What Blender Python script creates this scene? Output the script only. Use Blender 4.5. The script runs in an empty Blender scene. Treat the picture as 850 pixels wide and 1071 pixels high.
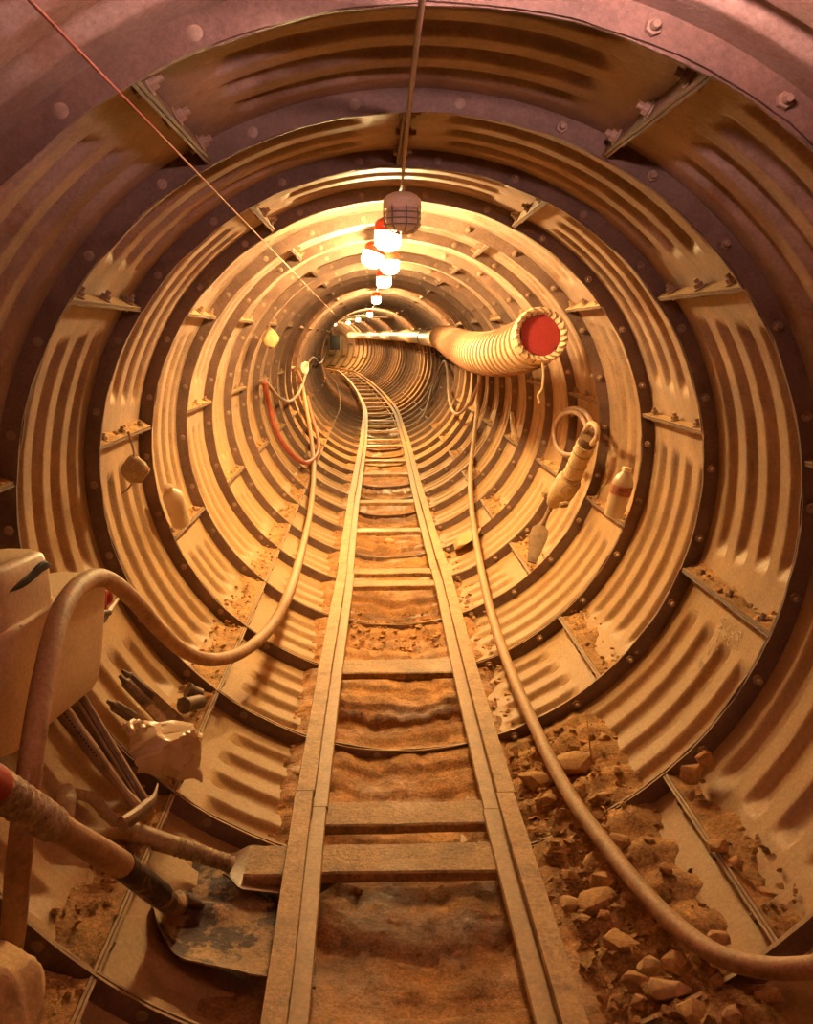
import bpy, bmesh, math, random
from mathutils import Vector, Matrix, noise
random.seed(11)
C = bpy.context.scene.collection
PI = math.pi
rad = math.radians

# ------------------------------------------------------------------ camera
FPX = 944.29
PITCH, YAW = -0.193, 0.0377
CAM = Vector((-0.0702, 0.0, 0.2964))
cp, sp, cy_, sy_ = math.cos(PITCH), math.sin(PITCH), math.cos(YAW), math.sin(YAW)
FWD = Vector((sy_*cp, cy_*cp, sp))
RGT = Vector((cy_, -sy_, 0))
UPV = RGT.cross(FWD)
cd = bpy.data.cameras.new('camera'); cam = bpy.data.objects.new('camera', cd); C.objects.link(cam)
M = Matrix((RGT, UPV, -FWD)).transposed().to_4x4(); M.translation = CAM
cam.matrix_world = M
cd.sensor_fit = 'VERTICAL'; cd.sensor_height = 36.0; cd.sensor_width = 36.0
cd.lens = 36.0*FPX/1071.0
cd.clip_start = 0.02; cd.clip_end = 200
bpy.context.scene.camera = cam

SQ = 0.976           # the pipe is a little squashed
R0, RI, RB = 0.678, 0.645, 0.66     # plate face, flange lip, bolt circle
Z0, W = 1.003, 0.4554               # first flange, ring width
ST = 2*PI/26
PH = rad(-12.62)

def ray(px, py): return FWD + RGT*((px-425)/FPX) - UPV*((py-535.5)/FPX)
def on_y(px, py, y):
    d = ray(px, py); return CAM + d*((y-CAM.y)/d.y)
def on_z(px, py, z):
    d = ray(px, py); return CAM + d*((z-CAM.z)/d.z)
def on_wall(px, py, rho):
    d = ray(px, py); ox, oz, dx, dz = CAM.x, CAM.z/SQ, d.x, d.z/SQ
    a = dx*dx+dz*dz; b = 2*(ox*dx+oz*dz); c = ox*ox+oz*oz-rho*rho
    return CAM + d*((-b+math.sqrt(b*b-4*a*c))/(2*a))
def ang_of(p): return math.atan2(p.z/SQ, p.x)
def on_ring(r, th, y): return Vector((r*math.cos(th), y, SQ*r*math.sin(th)))

# centre line of the tunnel: straight, then bending left
_tab = []
x = y = s = h = 0.0
ds = 0.02
while s < 34:
    _tab.append((x, y, h))
    k = 0
    if 9.3 < s < 10.9: k = 1/40
    elif 10.9 <= s < 20: k = 1/200
    elif s >= 20: k = 1/13
    h += k*ds; x -= math.sin(h)*ds; y += math.cos(h)*ds; s += ds
def path(s):
    if s <= 0: return Vector((0, s, 0)), 0.0
    i = min(int(s/ds), len(_tab)-2); f = s/ds-i
    a, b = _tab[i], _tab[i+1]
    return Vector((a[0]+(b[0]-a[0])*f, a[1]+(b[1]-a[1])*f, 0)), a[2]+(b[2]-a[2])*f
def pw(s, x, z):
    p, h = path(s); return p + Vector((math.cos(h)*x, math.sin(h)*x, z))

# ------------------------------------------------------------------ materials
MATS = {}
def mat(name, col, rough=0.7, var=0.25, dust=None, dust_lo=-0.1, dust_hi=0.9, scale=9.0, bump=0.25, metal=0.0,
        spots=None, spot_amt=0.0, wet=0.0, bscale=60.0, noise_dust=0.5, grain=None, lo=0.52, hi=0.64):
    if grain is None: grain = min(.6, .15+.35*bump)
    m = bpy.data.materials.new(name); m.use_nodes = True; MATS[name] = m
    nt = m.node_tree; N = nt.nodes; L = nt.links
    b = N['Principled BSDF']; b.inputs['Roughness'].default_value = rough; b.inputs['Metallic'].default_value = metal
    if 'Specular IOR Level' in b.inputs: b.inputs['Specular IOR Level'].default_value = 0.35
    g = N.new('ShaderNodeNewGeometry')
    n1 = N.new('ShaderNodeTexNoise'); n1.inputs['Scale'].default_value = scale; n1.inputs['Detail'].default_value = 7; n1.inputs['Roughness'].default_value = 0.65
    L.new(g.outputs['Position'], n1.inputs['Vector'])
    mp = N.new('ShaderNodeMapRange'); mp.inputs['From Min'].default_value = 0.3; mp.inputs['From Max'].default_value = 0.7
    mp.inputs['To Min'].default_value = 1-var; mp.inputs['To Max'].default_value = 1+var
    L.new(n1.outputs['Fac'], mp.inputs['Value'])
    n0 = N.new('ShaderNodeTexNoise'); n0.inputs['Scale'].default_value = 170; n0.inputs['Detail'].default_value = 5; n0.inputs['Roughness'].default_value = 0.75
    L.new(g.outputs['Position'], n0.inputs['Vector'])
    m0 = N.new('ShaderNodeMapRange'); m0.inputs['From Min'].default_value = 0.3; m0.inputs['From Max'].default_value = 0.7
    m0.inputs['To Min'].default_value = 1-grain; m0.inputs['To Max'].default_value = 1+grain
    L.new(n0.outputs['Fac'], m0.inputs['Value'])
    mul = N.new('ShaderNodeVectorMath'); mul.operation = 'SCALE'; mul.inputs[0].default_value = col
    L.new(mp.outputs['Result'], mul.inputs['Scale'])
    out = mul.outputs['Vector']
    def mix(fac, a, bcol):
        x = N.new('ShaderNodeMix'); x.data_type = 'RGBA'
        L.new(fac, x.inputs[0]); L.new(a, x.inputs[6]); x.inputs[7].default_value = (*bcol, 1)
        return x.outputs[2]
    if spots:
        n2 = N.new('ShaderNodeTexNoise'); n2.inputs['Scale'].default_value = scale*1.1; n2.inputs['Detail'].default_value = 9; n2.inputs['Roughness'].default_value = 0.72
        L.new(g.outputs['Position'], n2.inputs['Vector'])
        r2 = N.new('ShaderNodeMapRange'); r2.inputs['From Min'].default_value = lo; r2.inputs['From Max'].default_value = hi; r2.inputs['To Max'].default_value = spot_amt
        L.new(n2.outputs['Fac'], r2.inputs['Value']); out = mix(r2.outputs['Result'], out, spots)
    if dust:
        sx = N.new('ShaderNodeSeparateXYZ'); L.new(g.outputs['Normal'], sx.inputs[0])
        n3 = N.new('ShaderNodeTexNoise'); n3.inputs['Scale'].default_value = 14; n3.inputs['Detail'].default_value = 8; n3.inputs['Roughness'].default_value = 0.7
        L.new(g.outputs['Position'], n3.inputs['Vector'])
        ma = N.new('ShaderNodeMath'); ma.operation = 'MULTIPLY_ADD'; ma.inputs[1].default_value = noise_dust*2; ma.inputs[2].default_value = -noise_dust
        L.new(n3.outputs['Fac'], ma.inputs[0])
        ad = N.new('ShaderNodeMath'); ad.operation = 'ADD'; L.new(sx.outputs['Z'], ad.inputs[0]); L.new(ma.outputs[0], ad.inputs[1])
        r3 = N.new('ShaderNodeMapRange'); r3.interpolation_type = 'SMOOTHSTEP'; r3.inputs['From Min'].default_value = dust_lo; r3.inputs['From Max'].default_value = dust_hi
        L.new(ad.outputs[0], r3.inputs['Value']); out = mix(r3.outputs['Result'], out, dust)
    gm = N.new('ShaderNodeVectorMath'); gm.operation = 'SCALE'; L.new(out, gm.inputs[0]); L.new(m0.outputs['Result'], gm.inputs['Scale']); out = gm.outputs['Vector']
    L.new(out, b.inputs['Base Color'])
    nb = N.new('ShaderNodeTexNoise'); nb.inputs['Scale'].default_value = bscale; nb.inputs['Detail'].default_value = 6; nb.inputs['Roughness'].default_value = 0.7
    L.new(g.outputs['Position'], nb.inputs['Vector'])
    if bump:
        bp = N.new('ShaderNodeBump'); bp.inputs['Strength'].default_value = bump; bp.inputs['Distance'].default_value = 0.006
        L.new(nb.outputs['Fac'], bp.inputs['Height']); L.new(bp.outputs['Normal'], b.inputs['Normal'])
    if wet:
        nw = N.new('ShaderNodeTexNoise'); nw.inputs['Scale'].default_value = 5; nw.inputs['Detail'].default_value = 4
        L.new(g.outputs['Position'], nw.inputs['Vector'])
        rw = N.new('ShaderNodeMapRange'); rw.inputs['From Min'].default_value = 0.5; rw.inputs['From Max'].default_value = 0.62
        rw.inputs['To Min'].default_value = rough; rw.inputs['To Max'].default_value = wet
        L.new(nw.outputs['Fac'], rw.inputs['Value']); L.new(rw.outputs['Result'], b.inputs['Roughness'])
    return m

DUST = (0.46, 0.272, 0.105)
mat('liner steel', (0.33, 0.225, 0.165), 0.55, 0.3, DUST, -0.6, 0.75, 7, 0.25, spots=(0.22, 0.11, 0.055), spot_amt=0.75, bscale=38, noise_dust=0.7)
mat('flange steel', (0.17, 0.098, 0.066), 0.6, 0.3, DUST, 0.25, 1.0, 12, 0.3, spots=(0.14, 0.07, 0.04), spot_amt=0.5)
mat('bolt steel', (0.29, 0.19, 0.125), 0.5, 0.2, DUST, 0.1, 1.0, 40, 0.15)
mat('rail steel', (0.42, 0.23, 0.085), 0.6, 0.4, (0.54, 0.32, 0.12), 0.1, 1.9, 26, 0.5, spots=(0.12, 0.055, 0.022), spot_amt=0.8, noise_dust=1.0)
mat('rail foot steel', (0.42, 0.225, 0.08), 0.55, 0.2, (0.48, 0.29, 0.12), 0.2, 1.8, 30, 0.25, spots=(0.22, 0.11, 0.045), spot_amt=0.6)
mat('sleeper timber', (0.38, 0.205, 0.075), 0.6, 0.45, (0.48, 0.28, 0.10), 0.2, 1.9, 16, 0.9, spots=(0.14, 0.065, 0.025), spot_amt=0.8, wet=0.38, noise_dust=0.9)
mat('mud', (0.43, 0.20, 0.056), 0.75, 0.5, None, scale=14, bump=1.0, spots=(0.26, 0.125, 0.045), spot_amt=0.6, wet=0.28, bscale=55)
mat('dry dirt', (0.50, 0.265, 0.090), 0.9, 0.4, None, scale=26, bump=1.0, spots=(0.30, 0.165, 0.07), spot_amt=0.6, bscale=110)
mat('stone', (0.48, 0.265, 0.105), 0.85, 0.35, (0.54, 0.30, 0.105), 0.0, 1.0, 18, 0.5, bscale=70)
mat('pale stone', (0.58, 0.37, 0.17), 0.85, 0.2, (0.62, 0.39, 0.17), 0.0, 1.0, 18, 0.3)
mat('yellow stone', (0.56, 0.36, 0.15), 0.85, 0.2, (0.58, 0.37, 0.15), 0.0, 1.0, 18, 0.5)
mat('hose rubber', (0.42, 0.23, 0.115), 0.6, 0.25, (0.50, 0.31, 0.15), 0.1, 1.1, 30, 0.3, spots=(0.24, 0.10, 0.05), spot_amt=0.6)
mat('red rubber', (0.42, 0.10, 0.055), 0.55, 0.25, (0.45, 0.2, 0.1), 0.3, 1.2, 30, 0.2)
mat('duct fabric', (0.68, 0.50, 0.30), 0.75, 0.15, (0.70, 0.52, 0.28), 0.1, 1.0, 25, 0.2)
mat('duct groove', (0.30, 0.16, 0.09), 0.8, 0.2, None, bump=0.1)
mat('duct red lining', (0.33, 0.030, 0.028), 0.6, 0.12, None, bump=0.15)
mat('pipe steel', (0.50, 0.36, 0.24), 0.45, 0.2, DUST, 0.2, 1.0, 15, 0.15)
mat('white plastic', (0.82, 0.62, 0.38), 0.45, 0.12, (0.78, 0.57, 0.32), 0.2, 1.1, 7, 0.08)
mat('dark steel', (0.12, 0.075, 0.05), 0.5, 0.3, (0.4, 0.25, 0.12), 0.3, 1.3, 25, 0.25, spots=(0.35, 0.21, 0.1), spot_amt=0.5)
mat('tool steel', (0.30, 0.19, 0.11), 0.5, 0.3, (0.45, 0.29, 0.14), 0.1, 1.0, 25, 0.3, spots=(0.13, 0.07, 0.04), spot_amt=0.7)
mat('blade steel', (0.44, 0.25, 0.10), 0.6, 0.3, None, scale=14, bump=0.7, spots=(0.075, 0.036, 0.018), spot_amt=1.0, bscale=90, lo=0.47, hi=0.55)
mat('wood', (0.42, 0.24, 0.11), 0.6, 0.3, None, scale=22, bump=0.3, spots=(0.22, 0.11, 0.05), spot_amt=0.5)
mat('tan wood', (0.52, 0.35, 0.18), 0.6, 0.2, None, scale=22, bump=0.3)
mat('tape wrap', (0.47, 0.33, 0.18), 0.75, 0.3, None, scale=40, bump=0.9, spots=(0.22, 0.13, 0.07), spot_amt=0.6)
mat('black tape', (0.022, 0.016, 0.012), 0.35, 0.4, None, scale=30, bump=0.5, spots=(0.34, 0.2, 0.1), spot_amt=0.8)
mat('red tape', (0.42, 0.05, 0.035), 0.5, 0.2, None, bump=0.2)
mat('black plastic', (0.02, 0.016, 0.014), 0.5, 0.2, None, bump=0.1)
mat('cable', (0.34, 0.22, 0.15), 0.6, 0.2, None, bump=0)
mat('pink cord', (0.72, 0.30, 0.18), 0.7, 0.1, None, bump=0)
mat('lamp red', (0.75, 0.08, 0.03), 0.4, 0.1, None, bump=0)
mat('lamp wire', (0.35, 0.28, 0.22), 0.4, 0.1, None, bump=0, metal=0.6)
mat('lamp grey glass', (0.80, 0.66, 0.60), 0.4, 0.1, None, bump=0)
mat('cloth', (0.52, 0.37, 0.20), 0.85, 0.2, None, scale=30, bump=0.5)
mat('yellow cloth', (0.60, 0.42, 0.19), 0.85, 0.2, None, scale=40, bump=0.5)
mat('bottle label', (0.34, 0.12, 0.08), 0.5, 0.5, None, scale=60, bump=0)
mat('chalk', (0.85, 0.70, 0.50), 0.9, 0.3, None, bump=0)
mat('sticker', (0.50, 0.36, 0.22), 0.6, 0.4, None, scale=120, bump=0)
def plastic_film(name, col, trans):
    m = bpy.data.materials.new(name); m.use_nodes = True; MATS[name] = m
    nt = m.node_tree; N = nt.nodes; L = nt.links; b = N['Principled BSDF']
    b.inputs['Base Color'].default_value = (*col, 1); b.inputs['Roughness'].default_value = 0.3
    tr = N.new('ShaderNodeBsdfTransparent'); mx = N.new('ShaderNodeMixShader'); mx.inputs[0].default_value = trans
    L.new(b.outputs[0], mx.inputs[1]); L.new(tr.outputs[0], mx.inputs[2]); L.new(mx.outputs[0], N['Material Output'].inputs[0])
plastic_film('bag film', (0.80, 0.57, 0.34), 0.10)
plastic_film('bottle film', (0.62, 0.46, 0.28), 0.25)
def emit(name, col, st):
    m = bpy.data.materials.new(name); m.use_nodes = True; MATS[name] = m
    b = m.node_tree.nodes['Principled BSDF']; b.inputs['Base Color'].default_value = (*col, 1)
    b.inputs['Emission Color'].default_value = (*col, 1); b.inputs['Emission Strength'].default_value = st
WARM = (1.0, 0.68, 0.285)
emit('lamp glow', WARM, 960)
emit('added lamp glow', (1.0, 0.60, 0.60), 1200)  # added lamp out of view; its pink stands in for flare haze
emit('far lamp glow', WARM, 2200)

# ------------------------------------------------------------------ mesh helper
class MB:
    def __init__(s): s.bm = bmesh.new()
    def box(s, lo, hi, mtx=None):
        vs = []
        for z in (lo[2], hi[2]):
            for x_, y_ in ((lo[0], lo[1]), (hi[0], lo[1]), (hi[0], hi[1]), (lo[0], hi[1])):
                v = Vector((x_, y_, z)); vs.append(s.bm.verts.new(mtx @ v if mtx else v))
        for f in ((3,2,1,0),(4,5,6,7),(0,1,5,4),(1,2,6,5),(2,3,7,6),(3,0,4,7)): s.bm.faces.new([vs[i] for i in f])
        return vs
    def rings(s, rows, closed=True, cap=True):
        R = [[s.bm.verts.new(p) for p in r] for r in rows]
        n = len(R[0])
        for a, b in zip(R, R[1:]):
            for i in range(n if closed else n-1):
                j = (i+1) % n; s.bm.faces.new((a[i], a[j], b[j], b[i]))
        if cap and closed:
            s.bm.faces.new(list(reversed(R[0]))); s.bm.faces.new(R[-1])
        return R
    def tube(s, pts, r, seg=10, cap=True, flat=1.0, up=None):
        pts = [Vector(p) for p in pts]; rows = []; prev = None
        for i, p in enumerate(pts):
            t = (pts[min(i+1, len(pts)-1)]-pts[max(i-1, 0)]).normalized()
            if prev is None:
                a = up or (Vector((0, 0, 1)) if abs(t.z) < 0.9 else Vector((1, 0, 0)))
                u = (a - t*a.dot(t)).normalized()
            else: u = (prev - t*prev.dot(t)).normalized()
            prev = u; v = t.cross(u)
            rr = r[i] if isinstance(r, (list, tuple)) else r
            rows.append([p + (u*math.cos(2*PI*k/seg) + v*math.sin(2*PI*k/seg)*flat)*rr for k in range(seg)])
        return s.rings(rows, True, cap)
    def lathe(s, prof, o, ax, seg=16, cap=True):
        ax = Vector(ax).normalized(); o = Vector(o)
        a = Vector((0, 0, 1)) if abs(ax.z) < 0.9 else Vector((1, 0, 0)); u = (a-ax*a.dot(ax)).normalized(); v = ax.cross(u)
        return s.rings([[o+ax*t+(u*math.cos(2*PI*k/seg)+v*math.sin(2*PI*k/seg))*max(r, 1e-5) for k in range(seg)] for r, t in prof], True, cap)
    def prism(s, poly, d):
        """poly: 3D outline, extruded by vector d"""
        a = [s.bm.verts.new(p) for p in poly]; b = [s.bm.verts.new(Vector(p)+Vector(d)) for p in poly]
        n = len(a); s.bm.faces.new(list(reversed(a))); s.bm.faces.new(b)
        for i in range(n): j = (i+1) % n; s.bm.faces.new((a[i], a[j], b[j], b[i]))
    def grid(s, rows, thick=None):
        """rows of points; with thick: a vector offset function giving the underside"""
        R = s.rings(rows, False, False)
        if thick is not None:
            Q = [[s.bm.verts.new(v.co + (thick(v.co) if callable(thick) else Vector(thick))) for v in r] for r in R]
            for a, b in zip(Q, Q[1:]):
                for i in range(len(a)-1): s.bm.faces.new((a[i+1], a[i], b[i], b[i+1]))
            n, m = len(R), len(R[0])
            for i in range(m-1):
                s.bm.faces.new((R[0][i+1], R[0][i], Q[0][i], Q[0][i+1])); s.bm.faces.new((R[-1][i], R[-1][i+1], Q[-1][i+1], Q[-1][i]))
            for i in range(n-1):
                s.bm.faces.new((R[i][0], R[i+1][0], Q[i+1][0], Q[i][0])); s.bm.faces.new((R[i+1][-1], R[i][-1], Q[i][-1], Q[i+1][-1]))
        return R
    def rock(s, c, sx, sy, sz, n=18, rnd=random, mtx=None):
        vs = []
        for _ in range(n):
            d = Vector((rnd.gauss(0, 1), rnd.gauss(0, 1), rnd.gauss(0, 1))).normalized()*rnd.uniform(0.85, 1.1)
            d = Vector((d.x*sx, d.y*sy, d.z*sz))
            if mtx: d = mtx @ d
            vs.append(s.bm.verts.new(Vector(c)+d))
        r = bmesh.ops.convex_hull(s.bm, input=vs)
        bad = [e for e in r['geom_interior'] if isinstance(e, bmesh.types.BMVert)]
        if bad: bmesh.ops.delete(s.bm, geom=bad, context='VERTS')
    def mesh(s, name, m=None, smooth=True, bevel=0, recalc=True, angle=35):
        if bevel: bmesh.ops.bevel(s.bm, geom=s.bm.edges[:], offset=bevel, segments=2, affect='EDGES', profile=0.6)
        if recalc: bmesh.ops.recalc_face_normals(s.bm, faces=s.bm.faces)
        me = bpy.data.meshes.new(name); s.bm.to_mesh(me); s.bm.free()
        if m: me.materials.append(MATS[m])
        if smooth:
            for p in me.polygons: p.use_smooth = True
            me.set_sharp_from_angle(angle=rad(angle))
        return me
    def build(s, name, m, parent=None, **k): return link(name, s.mesh(name, m, **k), parent)
def link(name, me, parent=None):
    o = bpy.data.objects.new(name, me); C.objects.link(o)
    if parent is not None: o.parent = parent
    return o
def tag(o, label=None, cat=None, group=None, kind=None):
    if label: o['label'] = label
    if cat: o['category'] = cat
    if group: o['group'] = group
    if kind: o['kind'] = kind
    return o
def empty(name, loc=(0, 0, 0)):
    o = bpy.data.objects.new(name, None); C.objects.link(o); o.location = loc; o.empty_display_size = 0.05; return o
class Thing:
    """An Empty at the thing's base; meshes given in world coordinates are moved into its frame."""
    def __init__(s, name, loc, label, cat, group=None):
        s.loc = Vector(loc); s.o = tag(empty(name, s.loc), label, cat, group)
    def part(s, name, mb, m, parent=None, **k):
        bmesh.ops.translate(mb.bm, verts=mb.bm.verts[:], vec=-s.loc)
        o = link(name, mb.mesh(name, m, **k), parent or s.o); return o
def spline(pts, n=8):
    pts = [Vector(p) for p in pts]; out = []
    for i in range(len(pts)-1):
        p0, p1, p2, p3 = pts[max(i-1, 0)], pts[i], pts[i+1], pts[min(i+2, len(pts)-1)]
        for k in range(n):
            t = k/n
            out.append(0.5*((2*p1)+(p2-p0)*t+(2*p0-5*p1+4*p2-p3)*t*t+(3*p1-p0-3*p2+p3)*t**3))
    out.append(pts[-1]); return out
def fn(v, sc=1.0): return noise.fractal(Vector(v)*sc, 0.9, 2.1, 5)
ORD = 'first second third fourth fifth sixth seventh eighth ninth tenth eleventh twelfth'.split()
TENS = {2: 'twenty', 3: 'thirty', 4: 'forty', 5: 'fifty', 6: 'sixty'}
TEEN = 'thirteenth fourteenth fifteenth sixteenth seventeenth eighteenth nineteenth'.split()
def ordinal(n):
    if n <= 12: return ORD[n-1]
    if n <= 19: return TEEN[n-13]
    t, u = divmod(n, 10)
    return (TENS[t][:-1]+'ieth') if u == 0 else TENS[t]+'-'+ORD[u-1]

# ------------------------------------------------------------------ liner rings
def sst(a, b, v):
    t = max(0, min(1, (v-a)/(b-a))); return t*t*(3-2*t)
GC = [0.085, 0.180, 0.275, 0.370]
def groove(y):
    for c in GC:
        d = y-c
        if abs(d) < 0.04:
            return (sst(-0.030, -0.021, d))*(1-sst(0.012, 0.030, d))
    return 0.0
YP = [0.0, 0.022, 0.045]
for c in GC: YP += [c-0.034, c-0.030, c-0.0275, c-0.0255, c-0.0235, c-0.021, c-0.017, c-0.004, c+0.010, c+0.015, c+0.019, c+0.023, c+0.027, c+0.031, c+0.036]
YP += [0.425, W]
YP = sorted(set(round(v, 4) for v in YP))
def plate_mesh(nb, seed, bolts=False):
    span = nb*ST; mb = MB()
    fine = [0.0, .04, .058, .068, .076, .084, .092, .100, .108, .116, .124, .132, .14, .15]
    ths = [v/R0 for v in fine] + [span-v/R0 for v in fine]
    NT = max(8, int(nb*8)); a0_, a1_ = .15/R0, span-.15/R0
    ths = sorted(set(ths + [a0_+(a1_-a0_)*i/NT for i in range(1, NT)]))
    rows = []
    for th in ths:
        row = []
        for yy in YP:
            de = min(th, span-th)*R0
            stagger = 0.012*math.sin(yy*9+seed)
            e = sst(0.074+stagger, 0.114+stagger, de)
            r = R0 + 0.0155*groove(yy)*e + 0.0012*fn((th*3, yy*6, seed*3.7))
            row.append(Vector((r*math.cos(th), yy, r*math.sin(th))))
        rows.append(row)
    # inward normals
    mb.rings(rows, False, False)
    for f in mb.bm.faces: f.normal_flip() if f.normal.dot(Vector((f.calc_center_median().x, 0, f.calc_center_median().z))) > 0 else None
    me_plate = mb
    fl = MB()
    def lip(th, k): return RI + 0.0022*fn((th*7, k*3.1, seed*1.9)) + 0.0012*math.sin(seed*2+k)
    T = 0.0042
    for k, (ya, yb) in enumerate(((0.0008, 0.0008+T), (W-0.0008-T, W-0.0008))):
        rr = []
        for th in ths:
            ri = lip(th, k)
            c, s_ = math.cos(th), math.sin(th)
            rr.append([Vector((ri*c, ya, ri*s_)), Vector((ri*c, yb, ri*s_)), Vector(((R0+.003)*c, yb, (R0+.003)*s_)), Vector(((R0+.003)*c, ya, (R0+.003)*s_))])
        fl.rings(rr)
    for k, (ta, tb) in enumerate(((0.001, 0.001+T/R0), (span-0.001-T/R0, span-0.001))):
        rr = []
        for i in range(13):
            yy = 0.006+(W-0.012)*i/12
            ri = RI + 0.002 + 0.002*fn((yy*9, k*5.3, seed*2.3))
            rr.append([Vector((ri*math.cos(ta), yy, ri*math.sin(ta))), Vector((ri*math.cos(tb), yy, ri*math.sin(tb))),
                       Vector((R0*math.cos(tb), yy, R0*math.sin(tb))), Vector((R0*math.cos(ta), yy, R0*math.sin(ta)))])
        fl.rings(rr)
    if bolts:
        for i in range(nb):
            a = (i+0.5)*ST; fl.lathe([(0.0125, 0), (0.0125, .003), (.008, .004), (.007, .012)], (RB*math.cos(a), 0, RB*math.sin(a)), (0, -1, 0), 8)
    bmesh.ops.recalc_face_normals(fl.bm, faces=fl.bm.faces)
    me2 = fl.mesh('f', None, recalc=False)
    nplate = len(me_plate.bm.faces)
    me_plate.bm.from_mesh(me2); bpy.data.meshes.remove(me2)
    for i, f in enumerate(me_plate.bm.faces): f.material_index = 0 if i < nplate else 1
    me = me_plate.mesh('liner_plate', None, recalc=False, angle=40)
    me.materials.append(MATS['liner steel']); me.materials.append(MATS['flange steel'])
    return me
PL = {4: [plate_mesh(4, s) for s in (1, 2, 3)], 2: [plate_mesh(2, 4)]}
PLB = {4: [plate_mesh(4, s, True) for s in (1, 2)], 2: [plate_mesh(2, 4, True)]}
def bolt_mesh(stud):
    mb = MB()
    mb.lathe([(0.0128, 0), (0.0128, .0025), (.0100, .0032)], (0, 0, 0), (0, -1, 0), 18)
    if stud:
        mb.lathe([(.0088, .003), (.0092, .0045), (.0092, .0105), (.0085, .012)], (0, 0, 0), (0, -1, 0), 6)
        mb.lathe([(.0050, .011), (.0050, .020), (.004, .022)], (0, 0, 0), (0, -1, 0), 10)
    else:
        mb.lathe([(.0095, .003), (.0092, .0045), (.0065, .0060), (.003, .0066)], (0, 0, 0), (0, -1, 0), 14)
    return mb.mesh('bolt', 'bolt steel')
BOLT = [bolt_mesh(False), bolt_mesh(True)]
def joint_bolt():
    mb = MB()
    mb.lathe([(.0125, 0), (.0125, .0025), (.0095, .003)], (0, 0, 0), (0, 0, 1), 14)
    mb.lathe([(.009, .003), (.009, .011)], (0, 0, 0), (0, 0, 1), 6); mb.lathe([(.005, .011), (.005, .019)], (0, 0, 0), (0, 0, 1), 8)
    mb.lathe([(.0095, -.009), (.0088, -.017)], (0, 0, 0), (0, 0, 1), 6)
    return mb.mesh('joint_bolt', 'bolt steel')
JB = joint_bolt()
EVEN = [-12.5, -8.5, -4.5, -2.5, 1.5, 5.5, 9.5]
ODD = [-10.5, -8.5, -4.5, -0.5, 3.5, 7.5, 11.5]
K_LO, K_HI, K_BOLT = -5, 56, 11
for k in range(K_LO, K_HI):
    s0 = Z0+k*W
    p0, h0 = path(s0); p1, h1 = path(s0+W)
    r = empty('wall_ring', p0)
    hd = (h0+h1)/2
    r.rotation_euler = (0, 0, hd); r.scale = (1, 1, SQ)
    nm = ('steel liner ring, %s behind the camera' % ordinal(-k-2) if k < -2 else
          'bolted corrugated steel liner ring, %s counting inward from the camera' % ordinal(k+3))
    tag(r, nm, 'tunnel lining', 'liner rings of the tunnel', 'structure')
    J = EVEN if k % 2 == 0 else ODD
    for i, j in enumerate(J):
        j2 = J[(i+1) % 7]; nb = int(round((j2-j) % 26))
        meshes = (PL if k < K_BOLT else PLB)[nb]
        o = link('liner_plate', meshes[(i*5+k*3) % len(meshes)], r)
        th0 = PH+j*ST
        o.rotation_euler = (0, -th0, 0)
        if -2 <= k < K_BOLT:
            for b in range(nb):
                a = (b+0.5)*ST
                right = math.cos(th0+a) > 0.15
                q = link('bolt', BOLT[1 if right else 0], o)
                q.location = (RB*math.cos(a), 0.0, RB*math.sin(a)); q.rotation_euler = (0, random.uniform(0, 6), 0)
            if k >= -1:
                for yy in (0.075, 0.225, 0.385):
                    q = link('joint_bolt', JB, o)
                    side = 1 if math.cos(th0) > 0 else -1       # nut on the upper face of the shelf
                    q.location = (RB*math.cos(0)+0.002, yy, 0.0055*side)
                    q.rotation_euler = (0 if side > 0 else PI, 0, 0)

# ------------------------------------------------------------------ track
def track_c(s):
    T = [(-2, -.011), (1.0, -.014), (1.5, -.018), (2.1, -.014), (2.9, -.003), (4.6, 0.0), (6.8, .022), (9.0, .024), (10.5, .02), (14, .02), (34, .0)]
    for (a, u), (b, v) in zip(T, T[1:]):
        if a <= s <= b: return u+(v-u)*(s-a)/(b-a)
    return 0
ZR, ZT, HG = -0.487, -0.535, 0.1755
HEAD = [(-.015, 0), (.015, 0), (.0165, -.004), (.015, -.014), (.004, -.018), (.004, -.0395), (-.004, -.0395), (-.004, -.018), (-.015, -.014), (-.0165, -.004)]
FOOT = [(-.036, -.0395), (.016, -.0395), (.018, -.044), (.016, -.048), (-.036, -.048), (-.038, -.044)]
def sweep(sec, side, s0, s1, step=0.12, dx=0.0, dz=0.0):
    mb = MB(); n = max(2, int((s1-s0)/step)); rows = []
    for i in range(n+1):
        s_ = s0+(s1-s0)*i/n; off = track_c(s_)+side*HG+dx
        rows.append([pw(s_, off+u*side+0.0006*fn((s_*8, u*40, side)), ZR+v+dz+0.0006*fn((s_*9, u*30, side+5))) for u, v in sec])
    mb.rings(rows); return mb
joints = {-1: [(-0.6, 1.466), (1.468, 3.08), (3.082, 4.55), (4.552, 8.8), (8.802, 27)], 1: [(-0.6, 1.447), (1.449, 3.12), (3.122, 8.6), (8.602, 27)]}
for side in (-1, 1):
    tool = 'left-hand' if side < 0 else 'right-hand'
    where = 'on the tool side' if side < 0 else 'on the rubble side'
    for i, (a, b) in enumerate(joints[side]):
        t = Thing('track_rail', pw(a, track_c(a)+side*HG, ZR-.048), '%s length of dusty rail %s of the track, counting from the camera' % (ordinal(i+1), where), 'rail', 'lengths of track rail')
        dx = (0.0015 if i % 2 else -0.001)
        t.part('rail_head', sweep(HEAD, side, a, b, dx=dx), 'rail steel', angle=30)
        t.part('rail_foot', sweep(FOOT, side, a+(0.015 if i else 0), b+0.015, dx=dx), 'rail foot steel', angle=30)
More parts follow.
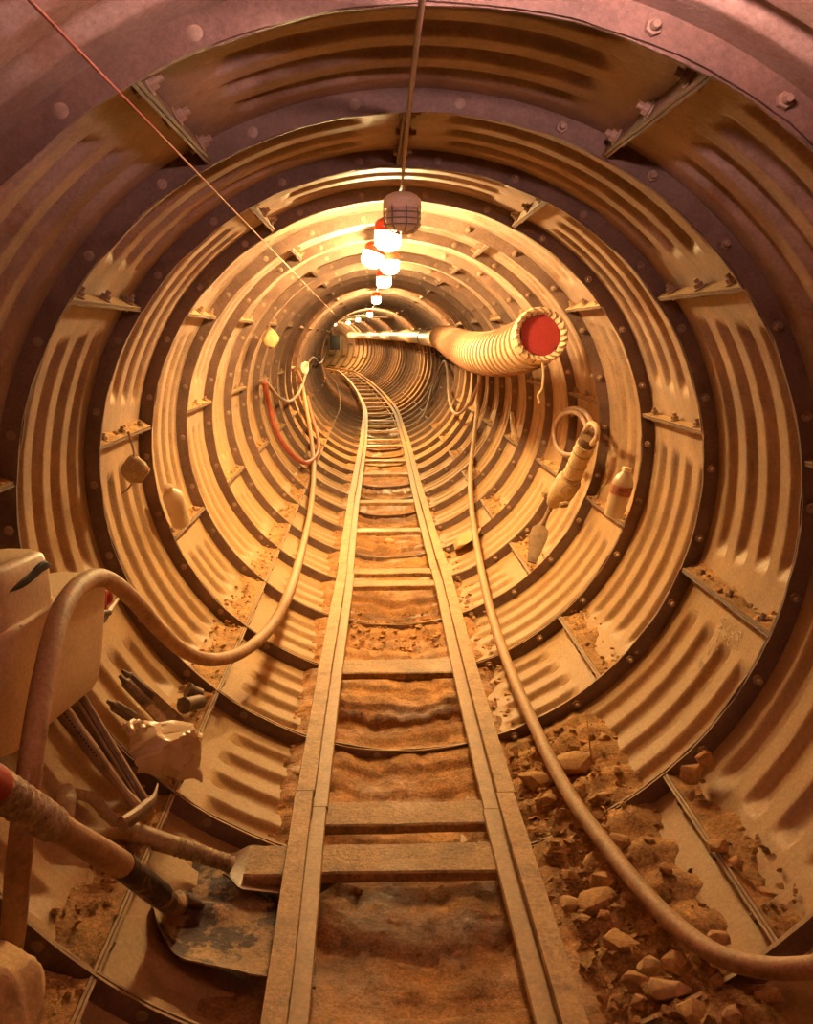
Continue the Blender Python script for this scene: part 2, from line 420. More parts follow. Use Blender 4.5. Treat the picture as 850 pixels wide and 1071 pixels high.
sl = [(1.29, .085), (1.432, .082), (2.15, .10), (2.955, .07), (3.12, .07), (3.82, .07), (4.51, .08), (5.46, .08), (6.06, .08), (6.9, .09), (7.31, .08), (7.98, .09), (8.5, .09), (8.99, .09), (9.83, .1), (10.7, .1), (11.5, .1), (12.35, .1), (13.2, .1), (14.2, .1), (15.2, .1), (16.2, .1), (17.2, .1), (18.2, .1), (19.3, .1), (20.4, .1), (0.62, .09)]
sl.sort()
for n, (s0, w) in enumerate(sl):
    mb = MB(); rows = []
    ext = 0.200 if n != 1 else 0.262
    cx = track_c(s0); m = 26
    for i in range(m+1):
        u = -ext+(ext+0.200)*i/m
        fz = 0.0018*fn((u*14, n*3.3, 0)); fy = 0.003*fn((u*9, n*2.1, 4))
        rows.append([pw(s0+fy, cx+u, ZT-.018), pw(s0+fy, cx+u, ZT-.003+fz), pw(s0+.004+fy, cx+u, ZT+fz-.0005), pw(s0+w-.004-fy, cx+u, ZT+fz-.0005), pw(s0+w-fy, cx+u, ZT-.004+fz), pw(s0+w-fy, cx+u, ZT-.018)])
    mb.rings(rows)
    o = mb.build('sleeper', 'sleeper timber', angle=30)
    tag(o, 'flat mud-caked cross sleeper, %s along the track from the camera' % ordinal(n+1), 'railway sleeper', 'sleepers under the rails')

# ------------------------------------------------------------------ mud along the invert
def lining_r(s, yl=None):
    k = (s-Z0)/W; yl = (k-math.floor(k))*W
    return R0+0.0155*groove(yl), yl
def floor_pt(s, th, lift):
    r, yl = lining_r(s)
    rr = r-lift
    return pw(s, rr*math.cos(th), SQ*rr*math.sin(th))
mb = MB(); rows = []
s = -0.4; NX = 84
while s < 9.4:
    row = []
    r, yl = lining_r(s)
    for i in range(NX+1):
        u = i/NX; th = rad(-117+ (54)*u)
        edge = min(u, 1-u)
        near = 1-sst(1.2, 1.6, s)
        far_side = sst(W*0.55, W, yl)           # dirt banks up behind each rib
        n1 = fn((th*5, s*2.2, 1.0)); n2 = fn((th*17, s*12, 7.0))
        base = 0.012+0.022*near + 0.012*(1-sst(0, 0.2*W, yl))*0.5 + 0.010*far_side
        lift = base + 0.018*n1*0.8 + 0.007*n2
        lift += 0.55*(r-R0)*(0.6+0.4*near)
        lift -= 0.05*(1-sst(0.0, 0.16, edge))
        # a gap under some sleepers
        if s < 1.5: lift += 0.45*(r-R0) + 0.040*(1-sst(0.75, 1.40, s))*(1-sst(14.5, 18, abs(math.degrees(th)+90)))
        lift += 0.0035*fn((th*60, s*40, 2.0))
        lift = max(-0.02, min(lift, 0.062 if near > .5 else 0.026))
        if not near > .5 and (yl < 0.03): lift = min(lift, 0.010+0.005*n1)
        row.append(floor_pt(s, th, lift))
    rows.append(row); s += 0.008 if s < 2.6 else (0.014 if s < 4.5 else 0.04)
mb.rings(rows, False, False)
tag(mb.build('mud', 'mud', angle=180), 'wet brown mud lying in the invert between the rails', 'mud', None, 'stuff')

# ------------------------------------------------------------------ dirt on the shelves of the horizontal joints
def shelf_dirt(mb, k, j, amt, y0=0.01, y1=W-0.01, seed=0):
    th = PH+j*ST; side = 1 if math.cos(th) > 0 else -1
    n, m = 34, 9; rows = []
    for i in range(n+1):
        yy = y0+(y1-y0)*i/n; s_ = Z0+k*W+yy; row = []
        a = amt*(0.75+0.6*fn((yy*9, k*3.1, j)))
        for q in range(m+1):
            u = q/m      # 0 at lip of the shelf, 1 up the plate
            arc = (0.006+u*a)/R0
            r = RI+0.003+(R0-RI)*(u**0.8)*1.02 + 0.0045*fn((yy*30, u*6, k+j))+(0.016 if u > .99 else 0)
            row.append(pw(s_, r*math.cos(th+side*arc), SQ*r*math.sin(th+side*arc)))
        rows.append(row)
    mb.rings(rows, False, False)
    rnd = random.Random(int(k*100+j*10+seed))
    for i in range(int(26*amt/0.05)):
        yy = rnd.uniform(y0, y1); u = rnd.random(); arc = (0.006+u*amt)/R0
        r = RI+0.003+(R0-RI)*u*0.9
        z = rnd.uniform(0.003, 0.0085)
        mb.rock(pw(Z0+k*W+yy, (r-z*.4)*math.cos(th+side*arc), SQ*(r-z*.4)*math.sin(th+side*arc)), z, z, z*.7, 9, rnd)
mbL, mbR = MB(), MB()
for k in range(-1, 16):
    shelf_dirt(mbL, k, -8.5, 0.075 if k < 4 else 0.06)
    if k % 2 == 1: shelf_dirt(mbL, k, -10.5, 0.035)
    elif k < 6: shelf_dirt(mbL, k, -12.5, 0.015)
    if k % 2 == 0: shelf_dirt(mbR, k, -2.5, 0.075 if k else 0.06)
    else: shelf_dirt(mbR, k, -0.5, 0.028)
tag(mbL.build('shelf_dirt', 'dry dirt', angle=60), 'crumbly dirt heaped along the joint ledges on the tool side', 'dirt', None, 'stuff')
tag(mbR.build('shelf_dirt', 'dry dirt', angle=60), 'crumbly dirt heaped along the joint ledges on the jackhammer side', 'dirt', None, 'stuff')

# ------------------------------------------------------------------ gravel right of the track
mb = MB(); rows = []
s = -0.3
def heap(s, th):
    d = math.degrees(th)
    a = sst(-77, -70, d)*(1-sst(-56, -49, d))
    along = (1-sst(1.75, 2.1, s))
    k = (s-Z0)/W; yl = (k-math.floor(k))*W
    rib = sst(0.0, 0.05, yl)
    return (0.034+0.012*fn((th*9, s*6, 3))+0.007*fn((th*30, s*22, 9)))*a*along*(0.55+0.45*rib) - 0.012*(1-a) - 0.03*(1-along)
while s < 2.1:
    rows.append([floor_pt(s, rad(-78+32*i/48), heap(s, rad(-78+32*i/48))) for i in range(49)]); s += 0.014
mb.rings(rows, False, False)
rnd = random.Random(5)
for i in range(1500):
    s_ = 0.35+1.5*rnd.random()**1.1; d = -72+rnd.triangular(0, 22, 4)
    if d > -58 and 1.05 < s_ < 1.43 and rnd.random() < .6: continue
    sz = rnd.choice([.003, .004, .005, .006, .008, .010, .013])*rnd.uniform(.8, 1.2)
    th = rad(d); mb.rock(floor_pt(s_, th, max(heap(s_, th), 0)+sz*.35), sz, sz*rnd.uniform(.7, 1.1), sz*rnd.uniform(.5, .8), 9, rnd)
for i in range(150):
    s_ = rnd.uniform(2.62, 2.95); x_ = rnd.uniform(-.14, .14); sz = rnd.uniform(.004, .013)
    th = math.atan2(-.64, x_); mb.rock(floor_pt(s_, th, .026), sz, sz*rnd.uniform(.7, 1.1), sz*.6, 9, rnd)
for i in range(170):
    s_ = rnd.uniform(1.9, 3.9); x_ = rnd.uniform(.21, .25+.05*rnd.random()); sz = rnd.uniform(.003, .011)
    th = math.atan2(-.60, x_); mb.rock(floor_pt(s_, th, .012), sz, sz*rnd.uniform(.7, 1.1), sz*.6, 9, rnd)
for i in range(120):
    s_ = rnd.uniform(1.5, 4.5); x_ = -rnd.uniform(.20, .26); sz = rnd.uniform(.003, .009)
    th = math.atan2(-.60, x_); mb.rock(floor_pt(s_, th, .012), sz, sz*rnd.uniform(.7, 1.1), sz*.6, 9, rnd)
tag(mb.build('gravel', 'dry dirt', angle=50), 'loose gravel and crushed stone spilled along the rails and under the hose', 'gravel', None, 'stuff')

# individual stones: (px, py, width in px, flatness, label)
ST_ = [
 (650,985,35,.7,'grey angular stone in the gravel, between the rail and the thick hose, corner pointing up'),
 (663,1025,33,.65,'blocky stone just above the front rib, nearest of the gravel to the rail'),
 (678,1008,26,.5,'pale triangular stone chip lying above the blocky stones'),
 (701,1033,42,.5,'long brick-shaped pale stone resting against the front rib edge'),
 (669,1047,20,.7,'small squarish stone touching the front rib edge below the blocky stone'),
 (708,1008,32,.7,'wide stone tucked under the thick hose above the brick-shaped stone'),
 (628,938,46,.55,'largest smooth oval stone in the gravel beside the rail'),
 (595,946,28,.5,'flat slab stone against the rail, touching the oval stone'),
 (632,921,30,.6,'rounded stone lying on top of the big oval stone'),
 (624,901,26,.7,'angular stone with a bright top beside the hose, behind the oval stone'),
 (648,881,27,.6,'chunky stone just beyond the hose on the bare steel plate'),
 (597,917,18,.7,'small stone between the rail and the rounded stone'),
 (596,798,44,.55,'big cracked slab stone beside the hose, on the plate past the second rib'),
 (562,815,38,.5,'flat dusty stone between rail and hose, left of the cracked slab'),
 (570,838,23,.6,'egg-shaped stone between rail and hose in front of the flat dusty stone'),
 (628,833,20,.6,'stone on the rib edge right of the hose'),
 (724,809,30,.75,'rounded stone at the head of the rubble ledge, on the joint corner'),
 (737,794,18,.9,'dark upright stone behind the rounded ledge stone'),
 (751,885,24,.5,'flat stone jutting over the ledge edge halfway along the rubble ledge'),
 (803,932,22,.4,'flat chip near the lower end of the rubble ledge'),
 (731,1061,42,.6,'large low stone in the bottom corner in front of the rib, below the hose'),
 (766,1063,24,.8,'pointed pale stone in front of the rib at the frame bottom'),
 (805,1040,28,.5,'wide stone under the hose at the frame corner'),
 (731,1004,19,.6,'stone pressed against the underside of the hose bend'),
 (751,981,24,.5,'slate-like stone beyond the hose at the end of the small gravel heap'),
 (696,909,15,.8,'round pebble alone on the bare steel plate'),
 (770,901,15,.7,'pebble in the middle of the rubble ledge'),
 (657,938,15,.6,'small flat stone squeezed against the hose by the oval stone'),
 (370,936,20,.7,'square stone in the mud between the rails, just past the first sleeper shadow'),
 (369,982,13,.7,'small pale stone in the mud between the rails'),
 (338,1021,15,.5,'stone chip in the mud touching the rail foot'),
 (407,566,14,.4,'pale stone chip on the mud between two far sleepers'),
 (484,553,0,0,''),
]
for px_, py_, w, fl, lab in ST_:
    if not lab: continue
    mid = 330 < px_ < 480
    rnd = random.Random(px_*7+py_)
    p = on_wall(px_, py_, 0.640 if not mid else 0.655)
    dist = (p-CAM).dot(FWD); sz = 1.12*w*dist/FPX/2
    mb = MB(); n_ = Vector((-math.cos(ang_of(p)), 0, -math.sin(ang_of(p))))
    mb.rock((0, 0, 0), sz*1.05, sz*rnd.uniform(.75, .95), sz*fl, 20, rnd, Matrix.Rotation(rnd.uniform(-.5, .5), 3, 'Z') @ Matrix.Rotation(rnd.uniform(-.25, .25), 3, 'Y'))
    pale = 'pale' in lab
    bmesh.ops.translate(mb.bm, verts=mb.bm.verts[:], vec=(0, 0, 0))
    o = mb.build('stone', 'pale stone' if pale else 'stone', bevel=sz*.06, angle=25); o.location = p
    tag(o, lab, 'stone', 'loose stones on the tunnel floor')
# flat yellow slab by the far rail, boulder in the near corner
mb = MB(); p = on_wall(487, 563, 0.64); mb.rock((0, 0, 0), .075, .11, .014, 22, random.Random(3), Matrix.Rotation(-.55, 3, 'Y'))
o = mb.build('slab_stone', 'yellow stone', bevel=.002, angle=25); o.location = p; tag(o, 'flat yellowish stone slab lying between the far rail and the hose', 'stone')
mb = MB(); bmesh.ops.create_icosphere(mb.bm, subdivisions=4, radius=1)
for v in mb.bm.verts:
    d = 1+.22*fn(v.co*1.3)+.05*fn(v.co*5); v.co = Vector((v.co.x*.085*d, v.co.y*.10*d, v.co.z*.085*d))
p = on_y(-46, 1090, 0.80); o = mb.build('boulder', 'pale stone', angle=180); o.location = p
tag(o, 'big pale boulder in the bottom corner below the wrapped shovel handle', 'stone')

# ------------------------------------------------------------------ hoses and cables
def hose(name, pts, r, m, label, cat, seg=12, n=8, group=None):
    mb = MB(); P = spline(pts, n); rr = r if not isinstance(r, (list, tuple)) else r
    mb.tube(P, rr, seg); o = mb.build(name, m, angle=60); return tag(o, label, cat, group)
hl = [on_y(-10, 1120, .95), on_y(12, 985, .93), on_y(20, 900, .93), on_y(33, 790, .97), on_y(48, 700, 1.06), on_y(65, 638, 1.16), on_y(88, 609, 1.27), on_y(112, 606, 1.38), on_y(140, 628, 1.50), on_y(168, 660, 1.62), on_y(196, 683, 1.74), on_y(226, 690, 1.86),
      on_y(258, 679, 2.0), on_y(286, 652, 2.2), on_y(304, 615, 2.45)] + [on_wall(a, b, .615) for a, b in ((317, 570), (325, 530), (328, 490), (325, 455), (320, 425), (315, 400), (309, 386))]
hose('air_hose', hl, [0.0145]*200, 'hose rubber', 'thick dusty rubber hose looping over the white can and along the tool-side wall', 'hose', 14, 10) if False else hose('air_hose', hl, 0.0142, 'hose rubber', 'thick dusty rubber hose looping over the white can and along the tool-side wall', 'hose', 14, 10)
pe_ = on_wall(880, 1008, .625); ae_ = ang_of(pe_)
hr = [on_ring(.63, ae_+.16, pe_.y-1.1), on_ring(.63, ae_+.12, pe_.y-.6), on_ring(.627, ae_+.06, pe_.y-.18)] + [on_wall(a, b, r) for a, b, r in ((880, 1008, .625), (850, 1012, .622), (800, 1012, .618), (745, 996, .612), (690, 952, .608), (640, 893, .606), (592, 826, .607), (560, 762, .61), (533, 700, .615), (514, 643, .62), (501, 585, .622), (493, 530, .622), (492, 490, .62), (496, 455, .615), (500, 420, .61), (503, 392, .60), (505, 375, .585))]
hose('air_hose', hr, 0.0135, 'hose rubber', 'long rubber hose running beside the track over the gravel up to the duct', 'hose', 14, 10)
W_ = lambda L, r=.61: [on_wall(a, b, r) for a, b in L]
hose('red_hose', W_(((276, 399), (281, 422), (287, 446), (295, 462), (305, 475), (318, 484), (328, 480), (333, 470), (332, 455), (326, 435), (321, 415))), 0.013, 'red rubber', 'red hose hanging in a long loop on the tool-side wall', 'hose')
hose('cable_loop', W_(((276, 397), (283, 406), (292, 416), (301, 420), (308, 416), (314, 407), (320, 390), (323, 378), (328, 374), (333, 380), (337, 377), (339, 368))), 0.0105, 'cable', 'slack cable loop hung between two joint bolts on the tool-side wall', 'cable')
cc = on_wall(317, 385, .60); u_ = Vector((0.25, .95, 0.1)).normalized(); v_ = Vector((0, 0, 1))
mb = MB()
for q in range(3):
    mb.tube([cc+(u_*math.cos(t*2*PI/24)*(1.3)+v_*math.sin(t*2*PI/24))*(.034+.004*q)+Vector((.008*q, .02*q, 0)) for t in range(25)], 0.007, 8)
tag(mb.build('hose_coil', 'duct fabric', angle=60), 'small pale coil of hose tied to the wall at the top of the red loop', 'hose coil')
hose('cable_loop', W_(((436, 442), (445, 430), (452, 405), (459, 388), (465, 378), (468, 392), (469, 412), (472, 427), (477, 433), (484, 430), (493, 418), (500, 403), (504, 392)), .60), 0.011, 'cable', 'pale cable hung in a V loop under the duct', 'cable')
mb = MB(); a = on_y(25, -6, .60); b = on_y(352, 331, 8.6); mb.tube([a.lerp(b, i/20) for i in range(21)], .0013, 6)
tag(mb.build('guide_string', 'pink cord', angle=180), 'taut pink builders string running along the upper wall into the tunnel', 'string')
cab = [Vector((-.02, -.8, .615)), Vector((-.018, .2, .60)), Vector((-.020, .85, .612)), Vector((-.015, 1.3, .618)), Vector((-.005, 1.9, .622)), Vector((-.002, 2.15, .622)), Vector((-.02, 2.55, .62)), Vector((-.03, 3.25, .618)), Vector((-.005, 3.6, .622)), Vector((-.01, 4.6, .62)), Vector((-.03, 7.0, .62))] + [pw(q, -.02, .62) for q in (9, 11.7, 14, 16.5, 19, 22, 24)]
hose('power_cable', cab, 0.0036, 'cable', 'thin power cable strung along the crown, feeding the caged lamps', 'cable', 8, 6)

# ------------------------------------------------------------------ lamps
def lamp(s, x_, lit, label, tilt=0.0, d=0.073, near=False, detail=True):
    top = pw(s, x_, .612); t = Thing('cage_lamp', top, label, 'lamp', 'lamps along the crown')
    R = Matrix.Rotation(tilt, 3, 'Y')
    dn = R @ Vector((0, 0, -1))
    if near: top = top-Vector((0, 0, .088)); dn = -dn
    e1 = R @ Vector((1, 0, 0)); e2 = Vector((0, 1, 0)); r = d/2
    mb = MB(); mb.lathe([(r*.5, 0), (r*.8, .006), (r*1.0, .014), (r*1.04, .034), (r*1.0, .036)], top, dn, 20)
    t.part('lamp_cap', mb, 'lamp red' if lit else 'lamp grey glass')
    mb = MB(); g = [(r*.80, .034), (r*.86, .042), (r*.86, .066), (r*.78, .076), (r*.5, .082), (.001, .084)]
    mb.lathe(g, top, dn, 14)
    t.part('lamp_glass', mb, ('added lamp glow' if near else ('lamp glow' if detail else 'far lamp glow')) if lit else 'lamp grey glass')
    if near:  # added dish, blocks the extra lamp's light from the floor
        mb = MB(); mb.lathe([(r*.9, .026), (r*1.3, .030), (r*1.65, .045), (r*1.75, .062), (r*1.70, .062), (r*1.58, .047), (r*1.25, .034), (r*.9, .030)], top, dn, 24)
        t.part('added_lamp_shade', mb, 'lamp wire')
    if detail:
        mb = MB(); w = .0016 if lit else .0022
        for q in range(8):
            an = q*PI/4+.2; dd = e1*math.cos(an)+e2*math.sin(an)
            mb.tube([top+dn*.030+dd*r, top+dn*.070+dd*r*.99, top+dn*.083+dd*r*.7, top+dn*.089+dd*r*.15], w, 5)
        for h_ in (.045, .058, .071):
            mb.tube([top+dn*h_+(e1*math.cos(i*PI/10)+e2*math.sin(i*PI/10))*r*1.0 for i in range(21)], w*.8, 5)
        t.part('wire_cage', mb, 'lamp wire')
    mb = MB()
    if near: mb.tube([top, top+Vector((.05, 0, 0)), top+Vector((.07, 0, .10))], .004, 6)
    else: mb.tube([top+Vector((0, 0, .02)), top+Vector((0.004, 0, .008)), top+dn*.002], .004, 6)
    t.part('lamp_hook', mb, 'cable')
lamp(0.585, 0.085, True, 'added lit lamp turned up to tint the crown just above the top of the picture', near=True)  # extra unseen lamp, added to tint the near crown
lamp(2.13, 0.0, False, 'unlit grey caged lamp, front of the row of lamps on the crown', d=.084)
lamp(2.58, -.022, True, 'front lit lamp with a red cap, just behind the unlit grey lamp', .05)
lamp(3.25, -.048, True, 'tilted lit lamp with a red cap, second of the lit lamps', .35)
lamp(3.55, 0.0, True, 'lit lamp with a red cap, third of the lit lamps')
lamp(4.55, -.01, True, 'lit lamp hanging low, fourth of the lit lamps')
lamp(6.9, -.035, True, 'small bright lamp, fifth of the lit lamps', detail=False)
lamp(11.7, -.03, True, 'tiny bright lamp before the tunnel bend, sixth of the lit lamps', detail=False)
lamp(15.5, -.03, True, 'faint lamp in the bend, seventh of the lit lamps', detail=False)
lamp(19.2, -.02, True, 'faint lamp in the bend, eighth of the lit lamps', detail=False)
lamp(22.0, -.02, True, 'last faint lamp visible deep in the bend', detail=False)

# ------------------------------------------------------------------ ventilation duct
dp = [on_y(566, 350, 2.80), on_y(552, 360, 2.95), on_y(536, 366, 3.15), on_y(515, 370, 3.45), on_y(496, 368, 3.85), on_y(482, 363, 4.35), on_y(472, 358, 5.0), on_y(464, 354, 5.75), on_y(460, 353, 6.3)]
DR = .080
t = Thing('ventilation_duct', dp[0], 'ribbed cream ventilation duct with a red mouth hanging on the wall', 'ventilation duct')
P = spline(dp, 40); L_ = [0]
for a, b in zip(P, P[1:]): L_.append(L_[-1]+(b-a).length)
def at_len(d):
    for i in range(len(P)-1):
        if L_[i+1] >= d: return P[i].lerp(P[i+1], (d-L_[i])/(L_[i+1]-L_[i]))
    return P[-1]
tot = L_[-1]; pit = .062
pts, rr = [], []
d = 0.05
while d < tot:
    for q, rv in ((0, .93), (.008, .98), (.028, 1.05), (.048, .98), (.056, .93)):
        if d+q < tot: pts.append(at_len(d+q)); rr.append(DR*rv*(1-.10*min(1, d/3)))
    d += pit
mb = MB(); mb.tube(pts, rr, 26, cap=False); body = t.part('duct_hose', mb, 'duct fabric', angle=60)
# stitched dark helix between ribs
mb = MB(); d = 0.05
while d+pit < tot:
    c = at_len(d+.022); tx = (at_len(min(tot, d+.05))-at_len(max(0, d-.01))).normalized()
    a_ = Vector((0, 0, 1)); u = (a_-tx*a_.dot(tx)).normalized(); v = tx.cross(u); rq = DR*1.045*(1-.10*min(1, d/3))
    mb.tube([c+(u*math.cos(q*PI/12)+v*math.sin(q*PI/12))*rq for q in range(25)], .0042, 6, cap=False); d += pit
t.part('rib_cord', mb, 'duct groove', body)
ax = (P[6]-P[0]).normalized(); o_ = P[0]
mb = MB(); mb.lathe([(DR*.93, .06), (DR*1.02, .045), (DR*1.08, .02), (DR*1.08, .004), (DR*1.02, -.006), (DR*.90, -.004), (DR*.80, .012), (DR*.76, .035)], o_, ax, 30, cap=False)
rim = t.part('mouth_rim', mb, 'duct fabric', angle=60)
mb = MB(); a_ = Vector((0, 0, 1)); u = (a_-ax*a_.dot(ax)).normalized(); v = ax.cross(u)
for q in range(22):
    an = q*2*PI/22; dd = u*math.cos(an)+v*math.sin(an); d2 = u*math.cos(an+.16)+v*math.sin(an+.16)
    mb.tube([o_+dd*DR*1.085+ax*.018, o_+dd*DR*1.02-ax*.008, o_+d2*DR*.90-ax*.006, o_+d2*DR*.80+ax*.012], .0028, 5)
t.part('rim_stitching', mb, 'duct groove', rim)
mb = MB(); rows = []
for dd_, f_ in ((.010, .80), (.03, .74), (.06, .70), (.07, .45), (.072, .01)):
    rows.append([o_+ax*dd_+(u*math.cos(q*2*PI/20)+v*math.sin(q*2*PI/20))*DR*f_*(1+.07*math.sin(q*5*2*PI/20)) for q in range(20)])
mb.rings(rows, True, True); t.part('red_lining', mb, 'duct red lining', angle=60)
mb = MB(); g0 = o_-u*DR*1.0; mb.tube(spline([g0+Vector((0, 0, .0)), g0+Vector((.004, -.005, -.04)), g0+Vector((.002, 0, -.085)), g0+Vector((-.010, 0, -.105)), g0+Vector((-.004, 0, -.13))], 6), .0035, 6)
t.part('tie_string', mb, 'duct fabric')
# collar and steel pipe continuing along the wall, sections of pipe each a thing
t = Thing('duct_collar', pw(6.55, .455, .27), 'dark round collar joining ribbed duct to steel pipe', 'pipe collar')
mb = MB(); ca = pw(6.3, .47, .275); cb_ = pw(6.75, .462, .272); mb.lathe([(.060, 0), (.085, .01), (.088, .03), (.088, .16), (.078, .17), (.074, .45)], ca, cb_-ca, 24); t.part('collar_ring', mb, 'duct fabric')
mb = MB(); mb.lathe([(.091, .02), (.093, .03), (.093, .05), (.091, .06)], ca, cb_-ca, 24); t.part('clamp_band', mb, 'dark steel')
segs = [(6.75, 9.2), (9.22, 11.6), (11.62, 14.0), (14.02, 16.6), (16.62, 19.4), (19.42, 22.5)]
for i, (a, b) in enumerate(segs):
    t = Thing('steel_pipe', pw(a, .46, .27), 'smooth steel duct pipe along the far wall, %s section past the collar' % ordinal(i+1), 'pipe', 'steel duct pipe sections')
    mb = MB(); mb.tube([pw(a+(b-a)*q/8, .46-.01*i*0, .272+.012*min(i, 2)) for q in range(9)], .073, 20); t.part('pipe_body', mb, 'pipe steel', angle=60)
    mb = MB(); ca = pw(b-.10, .46, .272+.012*min(i, 2)); cb_ = pw(b, .46, .272+.012*min(i, 2)); mb.lathe([(.074, 0), (.082, .01), (.082, .09), (.074, .10)], ca, cb_-ca, 20); t.part('pipe_flange', mb, 'tool steel')

# ------------------------------------------------------------------ white can
o_ = Vector((-.575, 1.25, -.245))
t = Thing('plastic_jerrycan', o_, 'dusty white plastic jerrycan propped on the wall ledge under the hose', 'jerrycan')
ux = Vector((.16, .98, 0)).normalized(); uy = Vector((ux.y, -ux.x, 0)); uz = (Vector((0, 0, 1))+uy*.10).normalized()   # ux along the wall, uy to the tunnel
def cpt(a, b, c): return o_+ux*a+uy*b+uz*c
def rrect(hx, hy, r, c, n=5, ox=0):
    out = []
    for sx, sy, a0 in ((1, 1, 0), (-1, 1, 90), (-1, -1, 180), (1, -1, 270)):
        for i in range(n+1):
            a = rad(a0+90*i/n); out.append(cpt(ox+sx*(hx-r)+r*math.cos(a), sy*(hy-r)+r*math.sin(a), c))
    return out
mb = MB()
prof = [(.005, .120, .036, .02), (.0, .135, .048, .03), (.012, .142, .052, .03), (.05, .148, .054, .03), (.12, .151, .055, .03), (.165, .152, .055, .03), (.174, .150, .053, .03), (.178, .143, .048, .03)]
mb.rings([rrect(hx, hy, r, c) for c, hx, hy, r in prof])
t.part('can_body', mb, 'white plastic', angle=50)
mb = MB()
sh = [(.172, .088, .046, .028, -.070), (.185, .080, .044, .028, -.074), (.225, .076, .042, .026, -.078), (.250, .070, .038, .026, -.082), (.257, .060, .030, .022, -.086)]
mb.rings([rrect(hx, hy, r, c, ox=ox) for c, hx, hy, r, ox in sh])
sho = t.part('can_shoulder', mb, 'white plastic', angle=50)
mb = MB(); mb.tube(spline([cpt(-.015, .0405, .232), cpt(-.04, .0405, .236), cpt(-.075, .0400, .228), cpt(-.12, .0410, .224)], 6), [.002+.005*sst(0, 5, i)*(1-sst(13, 18, i)) for i in range(19)], 8, flat=.7)
t.part('grip_slot', mb, 'black plastic', sho)
mb = MB(); mb.tube(spline([cpt(.149, .040, .175), cpt(.10, .056, .178), cpt(.0, .058, .178), cpt(-.12, .058, .178)], 6), .0028, 6)
t.part('moulding_seam', mb, 'white plastic')
mb = MB(); mb.lathe([(.020, 0), (.020, .014), (.018, .016)], cpt(-.12, -.01, .254), uz, 16); t.part('screw_cap', mb, 'white plastic')

# pliers and a red roll beyond the can
p = on_wall(110, 628, .615)
mb = MB(); mb.tube([p+Vector((.0, .02*math.cos(i*PI/12), .02*math.sin(i*PI/12))) for i in range(25)], .009, 8, cap=False)
tag(mb.build('tape_roll', 'red tape', angle=60), 'small red roll on the ledge just beyond the white can', 'tape roll')
t = Thing('pliers', on_wall(113, 642, .61), 'dark pliers leaning on the ledge beside the white can', 'pliers')
a, b, c, c2 = on_wall(124, 625, .60), on_wall(113, 641, .60), on_wall(102, 652, .61), on_wall(104, 646, .60)
mb = MB(); mb.tube([a, b], [.003, .007], 6); t.part('jaws', mb, 'tool steel')
mb = MB(); mb.tube([b, b.lerp(c, .5)+Vector((0, 0, -.006)), c], .005, 6); t.part('handle', mb, 'dark steel')
mb = MB(); mb.tube([b, b.lerp(c2, .5)+Vector((0, 0, .006)), c2], .005, 6); t.part('handle', mb, 'dark steel')

# ------------------------------------------------------------------ shovels
def surf_blade(t, name, corner_fn, nu, nv, m, th=.004, parent=None):
    mb = MB(); rows = [[corner_fn(i/nu, j/nv) for j in range(nv+1)] for i in range(nu+1)]
    mb.grid(rows, Vector((0, 0, -th))); return t.part(name, mb, m, parent, angle=60)
sa = on_z(186, 952, -.530)                      # socket of the blade
t = Thing('shovel', sa, 'big scoop shovel with black-taped wooden handle, mud on its blade, tip under the rail', 'shovel')
bo = on_z(163, 950, -.556)
bc = [on_z(160, 893, -.556), on_z(330, 897, -.562), on_z(160, 1006, -.550), on_z(330, 1030, -.560)]
e_u = (on_z(300, 962, -.560)-bo); e_u.z = 0; e_u.normalize()
def blade1(u, v):
    c = v*2-1
    k = 1-(1-min(1, u/.24))**2.4
    k = .34+.66*k**.6
    vv = .5+c*.5*k
    p = bc[0].lerp(bc[1], u).lerp(bc[2].lerp(bc[3], u), vv)
    z = .024*abs(c)**3.2*(1-.7*u) + .020*(1-sst(0, .16, u))
    rg = math.exp(-(c*k/.15)**2)*(1-sst(.40, .60, u))*.015
    return p + Vector((0, 0, z+rg-.010+.002*fn((u*6, v*6, 1))))
surf_blade(t, 'blade', blade1, 40, 34, 'blade steel')
hp = [on_z(196, 957, -.528), on_z(183, 948, -.520), on_y(166, 935, 1.083), on_y(128, 905, 1.02), on_y(55, 862, .90), on_y(-14, 817, .79), on_y(-40, 803, .74)]
mb = MB(); mb.tube(spline([bo+e_u*.075+Vector((0, 0, .008)), bo+e_u*.04+Vector((0, 0, .020)), hp[1], hp[2]], 6), [.005+.0105*min(1, i/8) for i in range(19)], 12); t.part('socket', mb, 'blade steel')
def between(a, b, n=6): return [a.lerp(b, i/n) for i in range(n+1)]
mb = MB(); mb.tube(between(hp[2].lerp(hp[3], -.05), hp[3]), .0168, 14); t.part('black_grip_tape', mb, 'black tape')
mb = MB(); mb.tube(between(hp[3], hp[4]), [.0160+.0008*math.sin(i) for i in range(7)], 14); t.part('wooden_shaft', mb, 'wood')
mb = MB(); q = between(hp[4], hp[5], 30); mb.tube(q, [.0185+.0014*math.sin(i*2.1) for i in range(31)], 14); t.part('cord_wrapping', mb, 'tape wrap')
mb = MB(); mb.tube(between(hp[5].lerp(hp[4], .08), hp[6]), .0195, 14); t.part('red_end_tape', mb, 'red tape')
